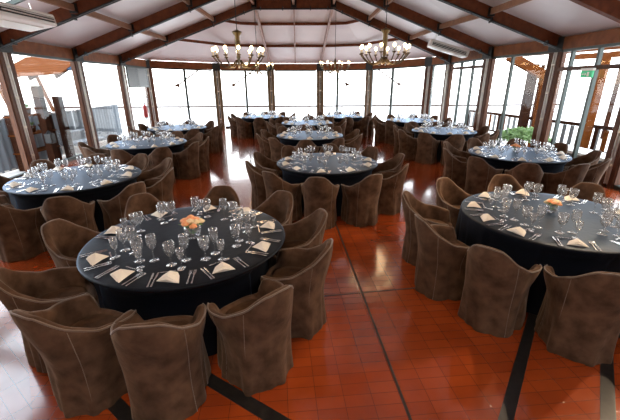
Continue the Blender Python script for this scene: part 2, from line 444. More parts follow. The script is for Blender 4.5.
# hip end
for a, b in ((HL, eave(P[5])), (HR, eave(P[6]))):
    m = MB(); m.bar(a, b, .09, .12, dz=.17); tag(m.build('hip_rafter', M['hip']), kind='structure')
mid0 = (HL + HR) / 2; mid1 = (eave(P[5]) + eave(P[6])) / 2
m = MB(); m.bar(mid0, mid1, .05, .1, dz=.19); tag(m.build('hip_rafter', M['hip']), kind='structure')
for t in (.36, .71):
    t2 = 1 - t
    pl = [lerp(HL, eave(P[2]), t2), lerp(HL, eave(P[4]), t2), lerp(HL, eave(P[5]), t2), lerp(HR, eave(P[6]), t2), lerp(HR, eave(P[7]), t2), lerp(HR, eave(P[9]), t2)]
    for a, b in zip(pl, pl[1:]): purlin(a, b, M['beam'], .06, .1, .2)
for p_ in (HL, HR, mid0):
    m = MB(); m.box(p_ + Vector((0, -.07, .17)), (.2, .03, .34)); tag(m.build('steel_plate', M['black']), kind='structure')

# lighting/cable tracks slung under the main beams
ntrack = {4: 'nearest', 5: 'second', 6: 'farthest'}
def track(a, b, label):
    root = empty('cable_track', tuple((a + b) / 2)); c = (a + b) / 2
    dn = Vector((0, -.10, -.05)); 
    for off, r in ((0, .022), (-.075, .018)):
        m = MB(); m.tube([a - c + dn + Vector((0, off, 0)), b - c + dn + Vector((0, off, 0))], r, 6); m.build('rail', M['black'], root)
    m = MB(); m.bar(a - c + dn + Vector((0, -.037, .012)), b - c + dn + Vector((0, -.037, .012)), .03, .012); m.build('pale_strip', M['alu'], root)
    for t in (.08, .36, .71, .93):
        p = lerp(a - c, b - c, t); m = MB(); m.box(p + Vector((0, -.10, -.03)), (.035, .14, .11)); m.build('hanger', M['black'], root)
    tag(root, label, 'cable track', 'cable tracks under the roof beams')
for k, wd in ntrack.items():
    track(lerp(fr[k][0], fr[k][1], .0), fr[k][1], 'black double cable track under the %s sloping roof beam on the left' % wd)
    track(lerp(fr[k][3], fr[k][2], .0), fr[k][2], 'black double cable track under the %s sloping roof beam on the right' % wd)
track(HL, HR, 'short level black cable track under the collar beam at the far roof end')

# louver panel in the narrow left bay
t = empty('louver_grille', (0, 0, 0))
a, b = Vector(P[2]), Vector(P[3]); d = (b - a); d.z = 0; d.normalize(); n = Vector((.08, 0, 0))
m = MB(); pa, pb = a + d * .25 + n, b - d * .25 + n
m.bar((pa.x, pa.y, 1.95), (pb.x, pb.y, 1.95), .04, .05); m.bar((pa.x, pa.y, 2.7), (pb.x, pb.y, 2.7), .04, .05)
for q in (pa, lerp(pa, pb, .5), pb): m.box((q.x, q.y, 2.32), (.05, .05, .8))
m.build('frame', M['jamb'], t)
m = MB()
for k in range(11): m.bar((pa.x, pa.y, 2.0 + .065 * k), (pb.x, pb.y, 2.0 + .065 * k), .05, .045)
m.add([(pa.x - .03, pa.y, 1.95), (pb.x - .03, pb.y, 1.95), (pb.x - .03, pb.y, 2.7), (pa.x - .03, pa.y, 2.7)], [(0, 1, 2, 3)])
m.build('slats', M['louver'], t)
tag(t, 'grey louver grille high in the narrow bay at the far left corner', 'grille')

# fire extinguisher hanging on the far left corner pillar
t = empty('fire_extinguisher', (-6.78, 15.15, .005)); 
m = MB(); m.lathe([(.16, 0), (.16, .02), (.02, .04), (.02, .72), (.09, .73), (.09, .75)], 16); m.build('stand', M['black'], t)
m = MB(); m.lathe([(0, .75), (.08, .76), (.085, .80), (.085, 1.15), (.06, 1.22), (.025, 1.25), (.025, 1.28)], 16); m.build('cylinder', M['red'], t, True)
m = MB(); m.box((0, 0, 1.31), (.03, .12, .04)); m.bar((0, .02, 1.33), (0, -.10, 1.37), .02, .015); m.build('valve_handle', M['black'], t)
m = MB(); m.tube([(0, .05, 1.30), (.03, .13, 1.25), (.04, .14, 1.05), (.03, .11, .9)], .012, 6); m.build('hose', M['black'], t, True)
tag(t, 'red fire extinguisher on a stand in the narrow bay at the far left corner', 'extinguisher')

# exit sign over the door on the right
t = empty('exit_sign', (0, 0, 0)); 
a, b = Vector(PR[0]), Vector(P[11])
c = lerp(b, a, .52); an = math.atan2((a - b).y, (a - b).x)
t.location = (c.x - .12, c.y, 2.24); t.rotation_euler = (0, 0, an)
m = MB(); m.box((0, 0, 0), (.34, .05, .15)); m.build('sign_panel', M['exit'], t, bevel=.008)
m = MB(); m.box((0, 0, .10), (.36, .07, .05)); m.build('lamp_housing', M['white'], t)
m = MB()
for s in (-1, 1):
    m.box((.06, s * .027, .0), (.06, .004, .09))                      # doorway
    m.bar((-.14, s * .027, 0), (-.03, s * .027, 0), .004, .02)        # arrow shaft
    m.add([(-.03, s * .028, .035), (-.03, s * .028, -.035), (.02, s * .028, 0)], [(0, 1, 2)])
m.build('pictogram', M['white'], t)
tag(t, 'small green exit sign above the glass door on the right', 'exit sign')

# ------------------------------------------------------------------ air conditioners hung under the ceiling
def aircon(loc, rot, label, size=(1.25, .62, .2)):
    L, W, H = size
    t = empty('air_conditioner', loc); t.rotation_euler = rot
    m = MB(); m.box((0, 0, 0), (L, W, H)); m.build('casing', M['white'], t, bevel=.04)
    m = MB(); m.box((0, -W / 2 - .012, -.01), (L * .86, .02, H * .42)); m.build('outlet', M['black'], t)
    for k in (-1, 1):
        m = MB(); m.bar((-L * .42, -W / 2 - .03, k * .022 - .01), (L * .42, -W / 2 - .03, k * .022 - .01), .04, .012); m.build('louver', M['white'], t)
    m = MB(); m.box((0, .05, -H / 2 - .006), (L * .8, W * .5, .012)); m.build('intake_grille', M['alu'], t)
    for sx in (-1, 1):
        m = MB(); m.tube([(sx * L * .4, 0, H / 2), (sx * L * .4, 0, H / 2 + .22)], .012, 6); m.build('hanger_rod', M['alu'], t)
    tag(t, label, 'air conditioner', 'ceiling air conditioners')
aircon((-5.25, 7.05, 3.22), (rad(-10), 0, rad(90)), 'long cream air conditioner hung below the ceiling, top left corner', (1.5, .6, .22))
aircon((4.62, 12.9, 3.12), (0, rad(17), rad(-10)), 'white air conditioner hung below the ceiling near the right glass corner', (1.3, .62, .22))

# ------------------------------------------------------------------ chandeliers
def chandelier(x, y, z, top, na, R, label, tall=True):
    t = empty('chandelier', (x, y, z))
    m = MB()
    if tall:
        m.lathe([(0, -.16), (.02, -.15), (.035, -.11), (.02, -.07), (.03, -.02), (.045, .03), (.03, .08), (.03, .15), (.05, .19), (.055, .3), (.05, .42), (.095, .47), (.10, .5), (.02, .53), (0, .54)], 14)
    else:
        m.lathe([(0, -.12), (.03, -.1), (.045, -.06), (.03, 0), (.035, .08), (.05, .2), (.02, .3), (0, .32)], 12)
    m.build('column', M['brass'], t, True)
    m = MB(); h0 = .5 if tall else .3
    m.tube([(0, 0, h0), (0, 0, top - z)], .008, 6); m.build('cord', M['black'], t)
    for k in range(na):
        a = 2 * PI * k / na + .2; ca, sa = cos(a), sin(a)
        pts = []
        for q in range(9):
            u = q / 8; r = .05 + (R - .05) * u
            zz = -.03 - .15 * sin(PI * u ** .85) + .05 * u ** 4
            pts.append((r * ca, r * sa, zz))
        m = MB(); m.tube(pts, .013, 6); e = pts[-1]
        m.lathe([(0, 0), (.035, .01), (.045, .03), (.02, .035)], 8, e)
        arm = m.build('arm', M['brass'], t, True)
        m = MB(); m.lathe([(.014, .03), (.014, .11)], 8, e); m.build('candle', M['candle'], arm, True)
        m = MB(); m.ball((e[0], e[1], e[2] + .15), .030, 8, 6, (1, 1, 1.3)); m.build('bulb', M['bulb'], arm, True)
    tag(t, label, 'chandelier', 'chandeliers over the tables')
    ld = bpy.data.lights.new('lamp', 'POINT'); ld.energy = 24 if tall else 20; ld.color = (1, .66, .36); ld.shadow_soft_size = .35
    ld.specular_factor = .08; lo = bpy.data.objects.new('chandelier_lamp', ld); C.objects.link(lo); lo.location = (x, y, z - .30)
chandelier(-1.45, 7.9, 2.57, 4.85, 12, .50, 'large many-armed bronze chandelier with lit bulbs hanging on the left')
chandelier(1.60, 8.2, 2.63, 4.8, 12, .50, 'large many-armed bronze chandelier with lit bulbs hanging on the right')
chandelier(-1.9, 14.0, 2.56, 4.85, 8, .56, 'small distant chandelier partly behind the large left chandelier', False)
chandelier(.95, 14.0, 2.60, 4.8, 8, .54, 'small distant chandelier between the centre window and the large right chandelier', False)

# ------------------------------------------------------------------ chairs
def smooth(t): t = max(0, min(1, t)); return t * t * (3 - 2 * t)
def sup(a, b, psi, n=3.2):
    """superellipse point; psi measured from the back (-y)"""
    c, s = cos(psi), sin(psi)
    r = (abs(s / a) ** n + abs(c / b) ** n) ** (-1 / n)
    return r * s, -r * c
def chair_top(psi):
    d = abs(math.degrees(psi))
    if d < 24: return .850 - .012 * (d / 24) ** 2
    h = .838
    h -= .20 * (.45 * smooth((d - 20) / 30) + .55 * smooth((d - 34) / 46)) + .008 * smooth((d - 24) / 20)
    h -= .03 * smooth((d - 78) / 50)
    h -= .125 * smooth((d - 128) / 14)
    return h
def make_chair(seed):
    rnd = random.Random(seed)
    NS = 72; ph = [rnd.uniform(0, 6.28) for _ in range(6)]
    def shell(psi, z, inset=0.):
        zz = z / .84
        a = .250 - .012 * sin(PI * min(zz / .6, 1)) + .028 * smooth((z - .38) / .4)
        d = abs(math.degrees(psi))
        a += .030 * smooth((d - 60) / 40) * smooth((z - .38) / .22)            # arms flare
        b = .262
        x, y = sup(a - inset, b - inset, psi, 2.5 + 1.1 * smooth((d - 60) / 50))
        back = smooth((75 - d) / 60)
        y -= back * (.012 + .075 * smooth((z - .35) / .5))                     # back leans out
        drop = smooth((.46 - z) / .46)
        amp = (.010 * drop + .0025) * (1 if inset == 0 else .3)
        w = amp * (sin(7 * psi + ph[0]) + .6 * sin(12 * psi + ph[1]) + .35 * sin(19 * psi + ph[2] + 5 * z))
        w += .014 * drop * math.exp(-((d - 48) / 7) ** 2) + .012 * drop * math.exp(-((d - 130) / 8) ** 2)
        w += .006 * sin(9 * z + 3 * psi + ph[3])
        r = math.hypot(x, y); k = (r + w) / r
        return x * k, y * k
    vs = []; fs = []; rows = []
    def row(fn):
        r = []
        for i in range(NS):
            psi = -PI + 2 * PI * i / NS
            r.append(len(vs)); vs.append(fn(psi))
        rows.append(r)
    TH = .05
    for k in range(13):
        def fn(psi, k=k):
            h = chair_top(psi) - .02; z = .004 + (h - .004) * k / 12; x, y = shell(psi, z); return (x, y, z)
        row(fn)
    for ins, dz in ((.008, .014), (.022, .02), (.038, .016), (TH, .0)):
        def fn(psi, ins=ins, dz=dz):
            h = chair_top(psi) - .02; x, y = shell(psi, h, ins); return (x, y, h + dz)
        row(fn)
    for k in range(1, 6):
        def fn(psi, k=k):
            h = chair_top(psi) - .02; z = h + (.40 - h) * k / 5; x, y = shell(psi, z, TH + .006); return (x, y, z)
        row(fn)
    for a, b in zip(rows, rows[1:]):
        for i in range(NS): fs.append((a[i], a[(i + 1) % NS], b[(i + 1) % NS], b[i]))
    fs.append(tuple(rows[-1]))
    root = empty('covered_armchair')
    m = MB(); m.add(vs, fs); m.build('slipcover', M['velvet'], root, True)
    # seat cushion
    m = MB(); prof = []
    for s, z in ((1.0, .41), (1.02, .44), (.98, .47), (.9, .482), (.6, .49), (.3, .493)):
        prof.append([(lambda xy: (xy[0] * s, xy[1] * s, z))(sup(.186, .200, -PI + 2 * PI * i / 36, 2.9)) for i in range(36)])
    vv = [v for r in prof for v in r]; ff = []
    for k in range(len(prof) - 1):
        for i in range(36): ff.append((k * 36 + i, k * 36 + (i + 1) % 36, (k + 1) * 36 + (i + 1) % 36, (k + 1) * 36 + i))
    ff.append(tuple((len(prof) - 1) * 36 + i for i in range(36))); ff.append(tuple(range(36))[::-1])
    m.add(vv, ff); m.build('seat', M['velvet_in'], root, True)
    # piping along the top edge of back and arms
    pts = []
    for i in range(61):
        psi = rad(-138 + 276 * i / 60); h = chair_top(psi) - .006; x, y = shell(psi, h - .014, .004); pts.append((x, y, h))
    m = MB(); m.tube(pts, .0065, 6)
    for sg in (-1, 1):
        for dg in (47, 97):
            q = []
            for i in range(15):
                psi = rad(sg * dg); z = .01 + (chair_top(psi) - .03) * i / 14; x, y = shell(psi, z, -.001); q.append((x, y, z))
            m.tube(q, .0028, 5)
    m.build('piping', M['piping'], root, True)
    return root
protos = [make_chair(s) for s in (1, 2, 3, 4)]
ptree = [tree_of(p) for p in protos]
pused = [False] * 4

# ------------------------------------------------------------------ tables
TR = .9
TABLES = {   # centre, phrase, chair angles
 'A': ((-1.14, 3.04), 'front left flower table', [-83, -49, -15, 19, 54, 90, 131, 173, 214, 247]),
 'B': ((2.60, 3.56), 'front right flower table', [159, -169, -140, -108, -72, -36, 0, 40, 82, 122]),
 'C': ((.31, 6.30), 'central table', [-98, -63, -26, 10, 46, 84, 123, 160, -166, -132]),
 'D': ((-3.60, 5.33), 'left table nearest the windows', [-100, -65, -30, 5, 40, 74, 109, 144, 180, -136]),
 'E': ((-3.92, 8.62), 'second left-hand window table', [-124, -90, -56, -22, 12, 46, 80, 114, 150, -160]),
 'F': ((-4.25, 11.62), 'far left corner table', [-160, -124, -88, -52, -16, 20, 56, 92, 128, 164]),
 'G': ((.01, 9.75), 'table just behind the central', [-165, -130, -94, -60, -22, 18, 54, 90, 126, 160]),
 'H': ((-.09, 12.85), 'third table up the middle', [-166, -130, -94, -58, -22, 14, 50, 90, 124, 160]),
 'I': ((-1.97, 15.3), 'farthest table left of centre', [-160, -125, -88, -52, -16, 20, 56, 92, 128, 164]),
 'J': ((1.34, 15.3), 'farthest table right of centre', [-154, -119, -84, -49, -14, 21, 56, 92, 128, 170]),
 'K': ((3.80, 13.50), 'farthest right-hand table', [-172, -138, -104, -69, -34, 1, 36, 72, 112, 150]),
 'L': ((3.92, 10.50), 'second right-hand table', [-164, -130, -96, -62, -26, 12, 48, 84, 122, 160]),
 'M': ((4.15, 7.02), 'right table by the glass door', [178, -147, -112, -78, -44, -10, 26, 62, 102, 142]),
}
def rchair(k, ang):
    r = 1.08 if k == 'A' else 1.10
    if k == 'A' and ang in (-15, 19): r = 1.02
    if k == 'B': r = {159: 1.22, -169: 1.20, -140: 1.17, -108: 1.14, 122: 1.10, 82: 1.08, 40: 1.08}.get(ang, 1.12)
    return r
hours = ['one', 'two', 'three', 'four', 'five', 'six', 'seven', 'eight', 'nine', 'ten', 'eleven', 'twelve']
def clock_names(angs):
    """a clock position for each place round the table, 12 = far side, 6 = nearest the viewer"""
    hs = [((90 - a) % 360) / 30 for a in angs]; used = {}; out = []
    for h in hs:
        q = round(h * 2) / 2 % 12
        if q in used: q = (q + .5) % 12
        used[q] = 1
        i = int(q); nm = hours[(i - 1) % 12]
        out.append("%s o'clock" % nm if q == i else 'half past %s' % nm)
    return out

def make_cloth(k, cx, cy, chairs):
    rnd = random.Random(k); ph = [rnd.uniform(0, 6.28) for _ in range(5)]
    NS = 200; vs = [(0, 0, .752)]; rows = []
    def dent(th, z):
        r = 1e9
        for (ang, rc) in chairs:
            dd = (th - rad(ang) + PI) % (2 * PI) - PI
            # chair inner edge: keep cloth clear of the chair footprint
            lat = TR * sin(dd)
            if abs(dd) < 1 :
                front = rc - .295
                g = smooth((abs(lat) - .285) / .09)
                r = min(r, front + g * 1.0)
        return r
    def ring(r0, z, drop):
        row = []
        for i in range(NS):
            th = 2 * PI * i / NS
            r = r0
            if drop > 0:
                w = sin(23 * th + ph[0]) + .6 * sin(37 * th + ph[1] + 2 * sin(3 * th)) + .5 * sin(11 * th + ph[2])
                r = r0 + .024 * w * min(1, drop * 1.6) + .012 * drop
                dn = dent(th, z)
                if dn < r and z < .72: r = r + (dn - r) * smooth((.735 - z) / .10)
            row.append(len(vs)); vs.append((r * cos(th), r * sin(th), z))
        rows.append(row)
    for r in (.3, .6, .8, .88): ring(r, .752, 0)
    ring(TR - .006, .750, 0); ring(TR, .744, 0); ring(TR + .002, .735, 0)
    for q in range(1, 13):
        d = q / 12; ring(TR + .003, .735 - .728 * d, d)
    fs = [(0, rows[0][i], rows[0][(i + 1) % NS]) for i in range(NS)]
    for a, b in zip(rows, rows[1:]):
        for i in range(NS): fs.append((a[i], b[i], b[(i + 1) % NS], a[(i + 1) % NS]))
    m = MB(); m.add(vs, fs); o = m.build('tablecloth', M['cloth'], None, True)
    o.location = (cx, cy, 0)
    return o

def make_table(cx, cy):
    t = empty('round_table', (cx, cy, 0))
    m = MB(); m.lathe([(0, .715), (TR - .02, .715), (TR - .015, .73), (TR - .02, .747), (0, .747)], 48); m.build('tabletop', M['post'], t)
    m = MB(); m.lathe([(.30, .002), (.30, .03), (.05, .06), (.045, .66), (.2, .714)], 20); m.build('pedestal', M['black'], t)
    return t

def tablewords(k): return TABLES[k][1]

# glassware
def glass_mesh(kind):
    m = MB()
    if kind == 0:     # tall wine glass
        pr = [(0, .002), (.034, .002), (.034, .004), (.008, .010), (.004, .02), (.004, .085), (.014, .095), (.034, .125), (.037, .15), (.033, .185), (.031, .195), (.0295, .195), (.035, .15), (.032, .127), (.012, .099), (0, .097)]
    elif kind == 1:   # water goblet
        pr = [(0, .002), (.036, .002), (.036, .004), (.009, .010), (.005, .02), (.005, .065), (.018, .075), (.038, .105), (.041, .13), (.037, .168), (.0355, .168), (.039, .13), (.036, .107), (.016, .079), (0, .077)]
    else:             # small glass
        pr = [(0, .002), (.028, .002), (.028, .004), (.007, .009), (.004, .015), (.004, .06), (.014, .07), (.027, .095), (.028, .115), (.025, .145), (.0238, .145), (.026, .115), (.025, .097), (.012, .073), (0, .072)]
    m.lathe([(r * 1.12, z * 1.16) for r, z in pr], 18, cap=False)
    return m
gl_names = ['wine_glass', 'water_goblet', 'small_wine_glass']
gproto = [glass_mesh(i).build(gl_names[i], M['glass'], None, True) for i in range(3)]
gused = [False] * 3
# napkin folded to a tent
def napkin_mb():
    m = MB()
    a = (-.085, -.055, .001); b = (.085, -.055, .001); c = (0, .085, .001); t = (0, -.005, .062); t2 = (0, -.052, .050)
    mid1 = (-.045, -.02, .034); mid2 = (.045, -.02, .034)
    vs = [a, b, c, t, t2, mid1, mid2, (-.05, .02, .012), (.05, .02, .012)]
    m.add(vs, [(0, 4, 3, 5), (1, 6, 3, 4), (0, 5, 7), (5, 3, 7), (7, 3, 2), (1, 8, 6), (6, 8, 3), (8, 2, 3), (0, 1, 4)])
    m.add([(-.075, -.06, .004), (.075, -.06, .004), (0, -.045, .046), (0, -.068, .03)], [(0, 3, 2), (1, 2, 3), (0, 1, 3)])
    return m
nproto = napkin_mb().build('folded_napkin', M['linen'])
nused = [False]
def cutlery(kind):
    m = MB(); L = .19
    m.bar((0, -L / 2, .0045), (0, .02, .006), .009, .003)
    m.box((0, -L / 2 + .012, .005), (.013, .03, .003))
    if kind == 'fork':
        m.bar((0, .02, .006), (0, .04, .006), .014, .003); m.box((0, .05, .006), (.022, .022, .003))
        for s in (-1.5, -.5, .5, 1.5): m.bar((s * .0062, .06, .006), (s * .0062, L / 2, .009), .0032, .0025)
    elif kind == 'knife':
        m.add([(-.006, .01, .004), (.007, .01, .004), (.010, .05, .004), (.004, .105, .004), (-.006, .10, .004),
               (-.006, .01, .007), (.007, .01, .0055), (.010, .05, .0055), (.004, .105, .0055), (-.006, .10, .007)],
              [(0, 4, 3, 2, 1), (5, 6, 7, 8, 9), (0, 1, 6, 5), (1, 2, 7, 6), (2, 3, 8, 7), (3, 4, 9, 8), (4, 0, 5, 9)])
    else:
        m.ball((0, .055, .0075), .021, 10, 6, (.8, 1.25, .22))
    return m
cproto = {k: cutlery(k).build(k if k != 'knife' else 'table_knife', M['steel']) for k in ('fork', 'knife', 'spoon')}
cproto['fork'].name = 'dinner_fork'; cproto['spoon'].name = 'dessert_spoon'
cused = {k: False for k in cproto}

def inst(proto, used, key):
    if not used[key]:
        used[key] = True; return proto
    o = proto.copy(); C.objects.link(o); return o

ZT = .7535
stuffg = MB()
order = ['A', 'B', 'C', 'D', 'M', 'E', 'G', 'L', 'F', 'H', 'K', 'I', 'J']
full = {'A', 'B', 'C', 'D', 'M'}
for k in order:
    (cx, cy), phrase, angs = TABLES[k]
    rnd = random.Random('t' + k)
    cl = clock_names(angs)
    chairs = [(a, rchair(k, a)) for a in angs]
    o = make_cloth(k, cx, cy, chairs)
    look = {'A': 'floor-length near-black navy cloth', 'D': 'navy cloth with blue window sheen', 'E': 'navy cloth with blue window sheen', 'B': 'dark brownish navy cloth'}.get(k, 'floor-length dark navy cloth')
    tag(o, '%s covering the %s' % (look, phrase), 'tablecloth', 'dark tablecloths on the round tables')
    t = make_table(cx, cy); tag(t, 'round banquet table under the dark cloth, the %s' % phrase, 'table', 'round banquet tables')
    # chairs
    for (a, rc), nm in zip(chairs, cl):
        i = rnd.randrange(4)
        if not pused[i]: c = protos[i]; pused[i] = True
        else: c = copy_tree(protos[i], ptree[i])
        j = rad(a)
        c.location = (cx + rc * cos(j), cy + rc * sin(j), 0)
        c.rotation_euler = (0, 0, j + PI / 2 + rad(rnd.uniform(-3, 3)))
        s = sin(j)
        view = 'seen from behind' if s < -.35 else ('facing the camera' if s > .35 else 'seen side-on')
        tag(c, "brown velvet chair %s at %s, %s" % (view, nm, phrase), 'chair', 'velvet-covered armchairs round the tables')
    # place settings
    for a, nm in zip(angs, cl):
        j = rad(a + rnd.uniform(-3, 3)); u = Vector((cos(j), sin(j), 0)); v = Vector((-sin(j), cos(j), 0)); c0 = Vector((cx, cy, ZT))
        o = inst(nproto, nused, 0)
        o.location = c0 + u * .755 + v * rnd.uniform(-.015, .015); o.rotation_euler = (0, 0, j + PI / 2 + rnd.uniform(-.5, .5))
        s = rnd.uniform(.95, 1.12); o.scale = (s, s, s * rnd.uniform(.85, 1.1))
        tag(o, "cream folded napkin at %s, %s" % (nm, phrase), 'napkin', 'folded napkins on the tables')
        gs = [(.49, .055, 0), (.53, -.052, 1), (.61, .045, 2)]
        sd = ['left', 'right', 'front']
        for q, (r, l, kd) in enumerate(gs):
            pos = c0 + u * (r + rnd.uniform(-.012, .012)) + v * (l + rnd.uniform(-.006, .006))
            if k in ('I', 'J', 'K'):
                g = glass_mesh(kd); stuffg.add([Vector(w) + pos for w in g.v], g.f); continue
            o = inst(gproto[kd], gused, kd); o.location = pos; o.rotation_euler = (0, 0, rnd.uniform(0, 6))
            tag(o, "%s at %s, %s" % (['tall clear wine glass', 'wide clear water goblet', 'small clear stemmed glass'][kd], nm, phrase),
                'glass', ['tall wine glasses', 'water goblets', 'small stemmed glasses'][kd] + ' on the tables')
        if k in full:
            for kd, l, w in (('fork', -.125, 'outer fork'), ('fork', -.155, 'inner'), ('knife', .125, ''), ('knife', .15, ''), ('spoon', None, '')):
                o = inst(cproto[kd], cused, kd)
                if l is None:
                    if rnd.random() < .5 and k != 'A':
                        pass
                    o.location = c0 + u * .655 + v * rnd.uniform(-.03, .03); o.rotation_euler = (0, 0, j + rnd.uniform(-.12, .12))
                    tag(o, "small silver spoon at %s, %s" % (nm, phrase), 'spoon', 'dessert spoons')
                else:
                    l2 = l + rnd.uniform(-.004, .004)
                    o.location = c0 + u * .765 - v * l2; o.rotation_euler = (0, 0, j + PI / 2 + rnd.uniform(-.05, .05))
                    near = 'inner' if abs(l) < .14 else 'outer'
                    tag(o, "%s silver %s at %s, %s" % (near, kd, nm, phrase), kd, 'dinner forks' if kd == 'fork' else 'table knives')
o = stuffg.build('distant_glasses', M['glass'], None, True)
tag(o, 'crowd of clear stemmed glasses on the three farthest tables', 'glasses', kind='stuff')

# ------------------------------------------------------------------ flower centrepieces
def flowers(k, dx, dy, label, vlabel, mats, s=1.):
    cx, cy = TABLES[k][0]; rnd = random.Random(k + 'f')
    v = MB(); v.lathe([(0, .002), (.03 * s, .002), (.05 * s, .03 * s), (.055 * s, .06 * s), (.045 * s, .085 * s), (.043 * s, .085 * s), (.05 * s, .06 * s), (.045 * s, .032 * s), (0, .008)], 20, cap=False)
    o = v.build('glass_vase', M['glass'], None, True); o.location = (cx + dx, cy + dy, ZT); tag(o, vlabel, 'vase')
    t = empty('flower_posy', (cx + dx, cy + dy, ZT + .07 * s)); 
    for i in range(11):
        a = i * 2.4; r = .052 * s * math.sqrt(i / 10) * 1.15; z = .065 * s - r * .55 + rnd.uniform(-.006, .006)
        m = MB(); c = (r * cos(a), r * sin(a), z)
        m.ball(c, .017 * s, 8, 6)
        for q in range(6):
            b = q * PI / 3 + a; m.ball((c[0] + .015 * s * cos(b), c[1] + .015 * s * sin(b), c[2] - .003), .012 * s, 6, 5, (1, 1, .7))
        m.build('blossom', mats[i % len(mats)], t, True)
        m = MB(); m.tube([(r * .3 * cos(a), r * .3 * sin(a), -.04 * s), (c[0], c[1], z)], .002, 5); m.build('stem', M['leaf'], t)
    for i in range(9):
        a = i * 2 * PI / 9 + .3; m = MB(); L = .085 * s
        m.add([(.02 * cos(a), .02 * sin(a), .01), (L * .6 * cos(a + .25), L * .6 * sin(a + .25), .035 * s), (L * cos(a), L * sin(a), .02 * s + rnd.uniform(0, .03)), (L * .6 * cos(a - .25), L * .6 * sin(a - .25), .03 * s)], [(0, 1, 2, 3)])
        m.build('leaf', M['leaf'], t)
    tag(t, label, 'flowers', 'flower centrepieces')
flowers('A', .05, -.02, 'posy of peach-orange flowers in the middle of the front left table', 'small round glass vase holding orange flowers, front left table', [M['peach'], M['peach'], M['cream_fl']], 1.5)
flowers('B', .05, .08, 'posy of pale peach flowers in the middle of the front right table', 'small round glass vase holding pale flowers, front right table', [M['cream_fl'], M['peach'], M['cream_fl']], 1.1)
flowers('M', .0, .1, 'posy of orange flowers on the right table before the glass door', 'small glass vase on the right table before the glass door', [M['peach']], 1.2)

# ------------------------------------------------------------------ outside: left terrace
def simple(name, mb, mat, label, cat, group=None, **kw):
    o = mb.build(name, mat, None, **kw); return tag(o, label, cat, group)
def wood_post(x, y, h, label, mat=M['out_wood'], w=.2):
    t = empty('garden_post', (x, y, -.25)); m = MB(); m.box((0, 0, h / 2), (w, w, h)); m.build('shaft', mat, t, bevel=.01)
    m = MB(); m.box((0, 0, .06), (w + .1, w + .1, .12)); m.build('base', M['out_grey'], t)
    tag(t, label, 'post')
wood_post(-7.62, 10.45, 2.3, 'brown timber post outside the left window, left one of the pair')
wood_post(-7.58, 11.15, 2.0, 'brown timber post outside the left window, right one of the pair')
# hanging terrace roof with orange boards and blue ends
t = empty('terrace_canopy', (-9.35, 13.4, 2.72)); t.rotation_euler = (rad(17), rad(-4), rad(8)); t.scale = (.62, .62, .8)
m = MB()
for i in range(8): m.box((0, -1.9 + .54 * i, 0), (3.6, .50, .05))
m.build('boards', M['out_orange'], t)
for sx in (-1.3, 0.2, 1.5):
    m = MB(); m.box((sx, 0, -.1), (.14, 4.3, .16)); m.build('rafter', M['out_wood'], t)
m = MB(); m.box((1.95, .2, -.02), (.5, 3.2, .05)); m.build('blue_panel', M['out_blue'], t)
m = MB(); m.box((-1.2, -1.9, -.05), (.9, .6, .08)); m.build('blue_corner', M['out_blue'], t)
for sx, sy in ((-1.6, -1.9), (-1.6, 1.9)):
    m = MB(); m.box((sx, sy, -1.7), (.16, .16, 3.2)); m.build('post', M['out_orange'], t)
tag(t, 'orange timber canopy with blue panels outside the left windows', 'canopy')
# white screen fence
for i, (x0, y0, x1, y1, lab) in enumerate([(-8.45, 9.2, -8.5, 13.0, 'white pleated terrace screen behind the left window, nearer section'), (-8.5, 13.1, -8.9, 17.0, 'white pleated terrace screen behind the left window, farther section')]):
    t = empty('terrace_screen', (x0, y0, -.25)); m = MB(); n = 60; vs = []
    for q in range(n + 1):
        u = q / n; px = (x1 - x0) * u + .06 * sin(q * 1.6); py = (y1 - y0) * u
        vs += [(px, py, .05), (px, py, 1.45)]
    m.add(vs, [(2 * q, 2 * q + 2, 2 * q + 3, 2 * q + 1) for q in range(n)]); m.build('fabric', M['paper'], t, True)
    for z in (.05, 1.45):
        m = MB(); m.bar((0, 0, z), (x1 - x0, y1 - y0, z), .05, .05); m.build('rail', M['white'], t)
    tag(t, lab, 'screen')
# shelf with terracotta pots
t = empty('plant_shelf', (-8.1, 10.55, -.25))
for z in (.5, 1.0, 1.5):
    m = MB(); m.box((0, 0, z), (.4, 1.4, .04)); m.build('shelf_board', M['out_orange'], t)
for sy in (-.65, .65):
    m = MB(); m.box((0, sy, .78), (.36, .05, 1.56)); m.build('side', M['out_wood'], t)
tag(t, 'orange-brown shelf rack outside the leftmost window', 'shelf rack')
for i in range(6):
    z = (.77, 1.27)[i % 2]; y = 10.1 + .4 * (i // 2) + .05
    t = empty('flower_pot', (-8.1, y, z)); m = MB(); m.lathe([(.06, 0.002), (.09, .15), (.1, .15), (.1, .18)], 14); m.build('pot', M['out_orange'], t, True)
    m = MB(); rnd = random.Random(i)
    for q in range(14):
        a = rnd.uniform(0, 6.28); L = rnd.uniform(.08, .16); m.add([(0, 0, .17), (L * .5 * cos(a + .3), L * .5 * sin(a + .3), .27), (L * cos(a), L * sin(a), .3), (L * .5 * cos(a - .3), L * .5 * sin(a - .3), .27)], [(0, 1, 2, 3)])
    m.build('foliage', M['leaf'], t)
    tag(t, '%s potted plant on the %s board of the rack outside the leftmost window' % (['nearest', 'middle', 'farthest'][i // 2], ['lower', 'upper'][i % 2]), 'potted plant', 'pots on the outdoor rack')
